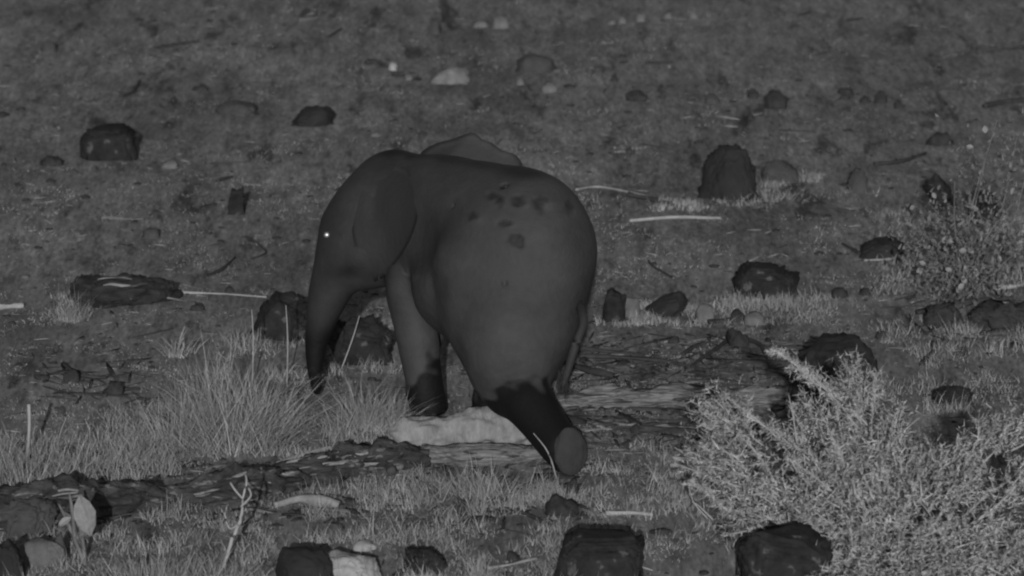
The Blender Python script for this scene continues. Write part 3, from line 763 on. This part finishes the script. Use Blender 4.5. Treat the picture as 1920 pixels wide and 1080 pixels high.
# ------------------------------------------------------------------ pebbles and litter (stuff)
def litter(name, n, size, m, label, seed, elong=1.0, y0=-40, y1=1120, x0=-60, x1=1980):
    r = np.random.default_rng(seed); px = r.uniform(x0, x1, n); py = r.uniform(y0, y1, n)
    C = pxy_ground(px, py); bmx = bmesh.new(); bmesh.ops.create_icosphere(bmx, subdivisions=1, radius=1)
    bv = np.array([list(v.co) for v in bmx.verts]); bf = np.array([[q.index for q in f.verts] for f in bmx.faces]); bmx.free()
    s = size * r.lognormal(0, .5, n); az = r.uniform(0, np.pi, n)
    L = bv[None] * (1 + r.uniform(-.25, .25, (n, len(bv), 1))) * np.stack([s * elong, s / math.sqrt(elong), s * .5 / math.sqrt(elong)], 1)[:, None]
    x = L[..., 0] * np.cos(az)[:, None] - L[..., 1] * np.sin(az)[:, None]; y = L[..., 0] * np.sin(az)[:, None] + L[..., 1] * np.cos(az)[:, None]
    V = np.stack([x, y, L[..., 2]], 2) + C[:, None] + np.array([0, 0, size * .1])
    Fc = bf[None] + (np.arange(n) * len(bv))[:, None, None]
    tag(mesh_obj(name, V.reshape(-1, 3), Fc.reshape(-1, 3), M[m]), label, 'litter', kind='stuff')
litter('pale_pebbles', 700, .012, 'rock_pale', 'small pale pebbles strewn over the ground', 51)
litter('dark_pebbles', 1300, .017, 'clod', 'small dark pebbles and dung crumbs strewn over the ground', 52)
litter('wood_chips', 500, .014, 'bark_grey', 'small chips of grey wood around the fallen logs', 53, 3.5, 560, 900)
litter('rubble', 260, .018, 'clod', 'dark rubble and broken wood behind the lifted hind foot', 56, 1.8, 625, 850, 1050, 1520)
litter('wood_splinters', 260, .016, 'bark_grey', 'grey wood splinters behind the lifted hind foot', 57, 3.5, 630, 850, 1050, 1520)
litter('branch_litter', 190, .026, 'twig', 'tangle of dark broken branches behind the lifted hind foot', 60, 6, 630, 830, 1060, 1540)
litter('branch_litter', 70, .026, 'twig', 'dark broken branches by the dark hollow at the right edge', 61, 6, 550, 640, 1700, 1940)
litter('branch_litter', 60, .022, 'twig', 'burnt twigs on the bare soil left of the big tussock', 62, 6, 680, 760, 80, 290)
litter('log_debris', 420, .024, 'clod', 'dark crumbling wood along the charred fallen log', 58, 2.2, 845, 985, -40, 1100)
litter('pale_log_debris', 160, .018, 'pale_chip', 'pale flakes of bark along the charred fallen log', 59, 3.0, 820, 985, -40, 760)
litter('straw_litter', 800, .009, 'straw', 'bits of pale straw lying on the ground', 54, 5)
litter('twig_litter', 900, .011, 'twig', 'bits of dark twig lying on the ground', 55, 6)

# ------------------------------------------------------------------ thorny shrub
def shrub_paths(base, tips, Y, jit, seed, r0):
    r = random.Random(seed); out_ = []
    for tp in tips:
        tx, ty, dY = tp
        p = base + Vector((r.uniform(-.15, .15), r.uniform(-.1, .1), 0)); q = E(tx, ty, Y + dY)
        k1 = p.lerp(q, .35) + Vector((r.uniform(-.06, .06), 0, r.uniform(0, .10))); k2 = p.lerp(q, .7) + Vector((r.uniform(-.05, .05), 0, r.uniform(-.03, .05)))
        out_.append([p, k1, k2, q])
    return out_
YB = 36.1
sh = empty('thorny_shrub', (E(1660, 1040, YB).x, YB, 0))
tag(sh, 'large pale thorny shrub of tangled twigs filling the lower right corner', 'shrub')
tips = [(1452,655,0,1),(1602,688,.1,1),(1640,700,.1,1),(1500,690,0,1),(1358,742,0,1),(1316,765,-.1,1),(1400,770,.1,1),(1290,850,-.1,1),(1300,905,-.1,1),(1330,930,-.2,1),
        (1440,800,0,1),(1490,760,.2,1),(1560,720,.1,1),(1680,760,.2,1),(1700,840,.3,1),(1760,850,.2,1),(1800,830,.2,1),(1870,782,.2,1),(1910,800,.3,1),(1840,830,.1,1),
        (1930,860,0,1),(1550,800,-.2,1),(1600,820,-.2,1),(1660,850,-.3,1),(1480,860,-.2,1),(1420,900,-.3,1),(1390,960,-.3,1),(1500,940,-.4,1),(1720,900,-.4,1),(1820,900,-.4,1),
        (1900,920,-.5,1),(1600,920,-.5,1),(1780,980,-.6,1),(1680,980,-.6,1),(1870,1000,-.6,1),(1560,1000,-.5,1),(1350,860,0,1),(1460,990,-.4,1)]
paths = []
for k, (tx, ty, dy, _) in enumerate(tips):
    bx_ = 1660 + (tx - 1600) * .3; bx_ = min(max(bx_, 1540), 1880)
    b0 = E(bx_, 1060, YB + dy * .5); b0 = Vector((b0.x, YB + dy * .5, .02))
    q = E(tx, ty, YB + dy); rr = random.Random(k)
    k1 = b0.lerp(q, .35) + Vector((rr.uniform(-.08, .08), rr.uniform(-.1, .1), rr.uniform(.02, .10)))
    k2 = b0.lerp(q, .7) + Vector((rr.uniform(-.05, .05), rr.uniform(-.05, .05), rr.uniform(.0, .05)))
    if tx < 1520 and ty < 950:
        k2 = E(tx + 95, ty + 75, YB + dy); k1 = E(tx + 160, ty + 170, YB + dy)
    P = [b0, k1, k2, q]; paths.append(P)
    v, f = tube_data(P, [.014, .010, .007, .003], 6, .2, k, 5)
    mesh_obj('stem', v, f, M['shrub_stem'], sh)
def twig_cloud(paths, per, length, seed, sidelen, clamp_t=.15, thick=.0035, prick=5, pts=()):
    """twigs along stems, each with many short prickles; returns triangles"""
    r = np.random.default_rng(seed); A = []; D = []; Ls = []
    for P in paths:
        P = [np.array(p) for p in P]
        L = sum(np.linalg.norm(P[i + 1] - P[i]) for i in range(3)); n = int(per * L)
        t = clamp_t + (1 - clamp_t) * r.random(n) ** .85; s = t * 3; i = np.minimum(s.astype(int), 2); u = s - i
        PP = np.array(P); a = PP[i] * (1 - u)[:, None] + PP[i + 1] * u[:, None]; tan = PP[i + 1] - PP[i]; tan /= np.linalg.norm(tan, axis=1)[:, None]
        d = tan * r.uniform(.3, 1.1, n)[:, None] + r.normal(0, .55, (n, 3)); d[:, 2] += .12; d /= np.linalg.norm(d, axis=1)[:, None]
        ll = length * r.uniform(.35, 1.1, n) * (1 - .6 * t ** 2.5)
        A.append(a); D.append(d); Ls.append(ll)
    if len(pts):
        A.append(np.array([list(p) for p, d in pts])); D.append(np.array([list(d) for p, d in pts])); Ls.append(.19 * r.uniform(.35, 1.1, len(pts)))
    A = np.concatenate(A); D = np.concatenate(D); Ls = np.concatenate(Ls)
    # second order
    k = 3; r2 = r.random((len(A), k)); A2 = (A[:, None] + D[:, None] * (Ls[:, None] * r2)[..., None]).reshape(-1, 3)
    D2 = np.repeat(D, k, 0) * .7 + r.normal(0, .6, (len(A2), 3)); D2 /= np.linalg.norm(D2, axis=1)[:, None]; L2 = np.repeat(Ls, k) * .45 * r.uniform(.4, 1, len(A2))
    AA = np.concatenate([A, A2]); DD = np.concatenate([D, D2]); LL = np.concatenate([Ls, L2])
    # prickles
    r3 = r.random((len(AA), prick)); A3 = (AA[:, None] + DD[:, None] * (LL[:, None] * r3)[..., None]).reshape(-1, 3)
    D3 = np.repeat(DD, prick, 0) * .5 + r.normal(0, .7, (len(A3), 3)); D3 /= np.linalg.norm(D3, axis=1)[:, None]
    L3 = sidelen * r.uniform(.4, 1.2, len(A3))
    def spikes(a, d, l, w):
        n = len(a); s = np.cross(d, r.normal(0, 1, (n, 3))); s /= np.linalg.norm(s, axis=1)[:, None] + 1e-9; s2 = np.cross(d, s)
        w = w * r.uniform(.7, 1.3, n)[:, None]
        V = np.stack([a + s * w, a - s * w * .5 + s2 * w * .87, a - s * w * .5 - s2 * w * .87, a + d * l[:, None]], 1)
        b_ = (np.arange(n) * 4)[:, None, None]; T_ = np.array([[0, 1, 3], [1, 2, 3], [2, 0, 3]])
        return V.reshape(-1, 3), (T_[None] + b_).reshape(-1, 3)
    return spikes(AA, DD, LL, thick), spikes(A3, D3, L3, thick * .75)
def inside(poly, x, y):
    c = np.zeros(len(x), bool); n = len(poly)
    for i in range(n):
        x0, y0 = poly[i]; x1, y1 = poly[(i + 1) % n]
        c ^= ((y0 > y) != (y1 > y)) & (x < (x1 - x0) * (y - y0) / (y1 - y0 + 1e-9) + x0)
    return c
poly = [(1320,905),(1300,858),(1340,830),(1318,770),(1362,748),(1400,790),(1432,850),(1462,890),(1512,872),(1488,790),(1530,740),(1545,700),(1575,730),(1605,690),(1640,760),
        (1685,800),(1735,862),(1790,856),(1830,800),(1900,792),(1960,830),(1960,1110),(1560,1110),(1530,1025),(1400,1000),(1370,950)]
bpx = rng.uniform(1280, 1960, 6800); bpy_ = rng.uniform(680, 1110, 6800)
keep = inside(poly, bpx, bpy_) & (vnoise(bpx / 62, bpy_ / 46 + 7) + .6 * vnoise(bpx / 24, bpy_ / 20) >-.08 - .22 * np.clip((bpy_ - 850) / 150, 0, 1))
bpx, bpy_ = bpx[keep], bpy_[keep]
SP = []
hub = Vector((E(1690, 1080, YB).x, YB, .1))
for x_, y_ in zip(bpx, bpy_):
    Yq = YB + random.gauss(0, .32); p = E(x_, y_, Yq)
    if p.z < .05: p = E(x_, y_, gY(y_) - random.uniform(.2, .7))
    d = (p - hub); d.normalize(); d = d * 1.1 + Vector((random.gauss(0, .5), random.gauss(0, .4), random.gauss(.1, .4))); d.normalize()
    SP.append((p, d))
(tv, tf), (pv, pf) = twig_cloud(paths, 46, .20, 61, .055, pts=SP, thick=.0050, prick=3)
tv[:, 2] = np.maximum(tv[:, 2], .01); pv[:, 2] = np.maximum(pv[:, 2], .01)
tag(mesh_obj('twigs', tv, tf, M['shrub'], sh), kind='stuff'); tag(mesh_obj('thorns', pv, pf, M['shrub'], sh), kind='stuff')

# bare bleached branches showing in front of the tangle
for k in range(30):
    x_ = random.uniform(1320, 1900); y_ = random.uniform(820, 1040); Yq = YB - random.uniform(.1, .45)
    a_ = E(x_, y_, Yq); 
    if a_.z < .1: continue
    dx = (x_ - 1640) / 320 + random.gauss(0, .35); d = Vector((dx, random.gauss(0, .3), random.uniform(.3, 1.1))).normalized() * random.uniform(.12, .34)
    b_ = a_ + d * .55 + Vector((random.gauss(0, .02), 0, random.gauss(0, .02))); c_ = a_ + d
    v, f = tube_data([a_, b_, c_], [.006, .0045, .002], 5, .2, k, 4); mesh_obj('branch', v, f, M['shrub_stem'], sh)
# trailing thin stem hanging from the shrub over the pitted boulder
v, f = tube_data([E(1374, 930, 36.5), E(1380, 990, 36.4), E(1410, 1040, 36.2), E(1470, 1085, 36.0)], [.006, .006, .007, .007], 6, .1, 1, 6)
mesh_obj('stem', v, f, M['shrub_stem'], sh)

# ------------------------------------------------------------------ leafy shrub on the right
YL = gY(560)
lf = empty('leafy_shrub', (E(1830, 560, YL).x, YL, 0))
tag(lf, 'sparse shrub with small pale leaves on thin stems at the right edge', 'shrub')
r = random.Random(4)
LS = []
for k, (tx, ty) in enumerate([(1870,225),(1910,240),(1790,340),(1740,380),(1700,420),(1850,290),(1930,300),(1760,470),(1690,450),(1820,400),(1900,380),(1860,450),(1730,520),(1800,520),(1940,440)]):
    b0 = E(1820 + r.uniform(-40, 60), 560, YL + r.uniform(-.15, .15)); b0.z = .01; q = E(tx, ty, YL + r.uniform(-.4, .4))
    mid = b0.lerp(q, .5) + Vector((r.uniform(-.1, .1), 0, r.uniform(-.02, .08)))
    v, f = tube_data([b0, mid, q], [.008, .006, .003], 6, .1, k, 6); mesh_obj('stem', v, f, M['leaf_dim'], lf); LS.append((b0, mid, q))
def leaf_mesh(name, m):
    bmx = bmesh.new(); rows = [(-1, .12), (-.6, .62), (0, .9), (.55, .62), (1, .05)]; prev = None
    for z, wd in rows:
        a = bmx.verts.new((-wd * .5, .06 * abs(wd), z * .5 + .5)); c = bmx.verts.new((0, -.05, z * .5 + .5)); d = bmx.verts.new((wd * .5, .06 * abs(wd), z * .5 + .5))
        if prev: bmx.faces.new((prev[0], prev[1], c, a)); bmx.faces.new((prev[1], prev[2], d, c))
        prev = (a, c, d)
    mm = bpy.data.meshes.new(name); bmx.to_mesh(mm); bmx.free(); mm.materials.append(M[m]); return mm
lm1 = leaf_mesh('leaf', 'leaf'); lm2 = leaf_mesh('leaf', 'leaf_dim')
for k in range(290):
    b0, mid, q = r.choice(LS); t = r.uniform(.25, 1.0)
    p = b0.lerp(mid, t * 2) if t < .5 else mid.lerp(q, t * 2 - 1)
    p = p + Vector((r.gauss(0, .10), r.gauss(0, .10), r.gauss(0, .07)))
    p.z = max(p.z, .02)
    big = r.random() < .25
    o = bpy.data.objects.new('leaf', lm1 if big else lm2); COL.objects.link(o); o.parent = lf
    s = r.uniform(.05, .075) if big else r.uniform(.028, .05)
    o.location = p - lf.location; o.scale = (s * .8, s, s); o.rotation_euler = (r.gauss(0, .8), r.gauss(0, 1.2), r.gauss(0, .8))

A = []; n_l = 2400
for k in range(n_l):
    b0, mid, q = r.choice(LS); t = r.uniform(.15, 1.0)
    p = b0.lerp(mid, t * 2) if t < .5 else mid.lerp(q, t * 2 - 1)
    A.append([p.x + r.gauss(0, .19), p.y + r.gauss(0, .15), max(p.z + r.gauss(0, .12), .02)])
v, f = blades(np.array(A), rng.uniform(.025, .06, n_l), .022, 1.0, .4, seed=77, segs=2)
tag(mesh_obj('foliage', v, f, M['leaf_dim'], lf), kind='stuff')

# ------------------------------------------------------------------ foreground twig and leafy weed at lower left
p0 = gp(418, 1068); Yt = p0.y
tw = empty('bare_twig', p0); tag(tw, 'bare forked pale twig standing in the grass at lower left', 'twig')
for k, pts in enumerate([[(418,1068),(436,1010),(452,970),(455,935)],[(455,935),(440,918),(432,905)],[(455,935),(462,905),(460,890)],[(452,950),(470,930),(466,915)],[(446,985),(430,990),(420,960)]]):
    v, f = tube_data([E(a, b_, Yt + .04 * j) for j, (a, b_) in enumerate(pts)], [.013 if k == 0 else .007] * (len(pts) - 1) + [.005], 6, .2, k, 5)
    mesh_obj('stem' if k == 0 else 'branch', v, f, M['shrub_stem'], tw)
p0 = gp(160, 1062); Yt = p0.y
wd = empty('leafy_weed', p0); tag(wd, 'wilted weed with one broad pale leaf at lower left', 'weed')
for k, pts in enumerate([[(160,1062),(140,1010),(125,975),(110,945)],[(140,1010),(136,960),(130,925)],[(160,1062),(150,990),(120,960)]]):
    v, f = tube_data([E(a, b_, Yt + .03 * j) for j, (a, b_) in enumerate(pts)], [.014] * (len(pts) - 1) + [.006], 6, .2, k, 5)
    mesh_obj('stem', v, f, M['leaf_dim'], wd)
for (lx, ly, ln, wdh, rot, mm) in [(170,1004,.30,.17,-.25,'leaf'),(150,1010,.14,.08,.6,'leaf_dim'),(110,985,.10,.06,1.0,'leaf'),(120,1060,.20,.12,-.5,'leaf_dim')]:
    o = bpy.data.objects.new('leaf', leaf_mesh('leaf', mm)); COL.objects.link(o); o.parent = wd
    o.location = E(lx, ly, Yt - .02) - wd.location; o.scale = (wdh, ln, ln); o.rotation_euler = (.1, rot, .2)
GR = {'rock': 'dark boulders and rocks on the slope', 'stone': 'pale stones lying about', 'clod': 'dark clods and clumps on the ground',
      'stick': 'sticks and branches lying on the ground', 'stalk': 'single tall grass stalks', 'log': 'fallen logs around the elephant', 'bark': 'pale splintered wood on the charred log'}
for o in bpy.data.objects:
    if o.parent is None and o.get('category') in GR and 'group' not in o: o['group'] = GR[o['category']]
    if o.parent is None and o.name.startswith('grass_tussock'): o['group'] = 'tussocks of dry grass'
print('tris', sum(len(m.polygons) for m in bpy.data.meshes))
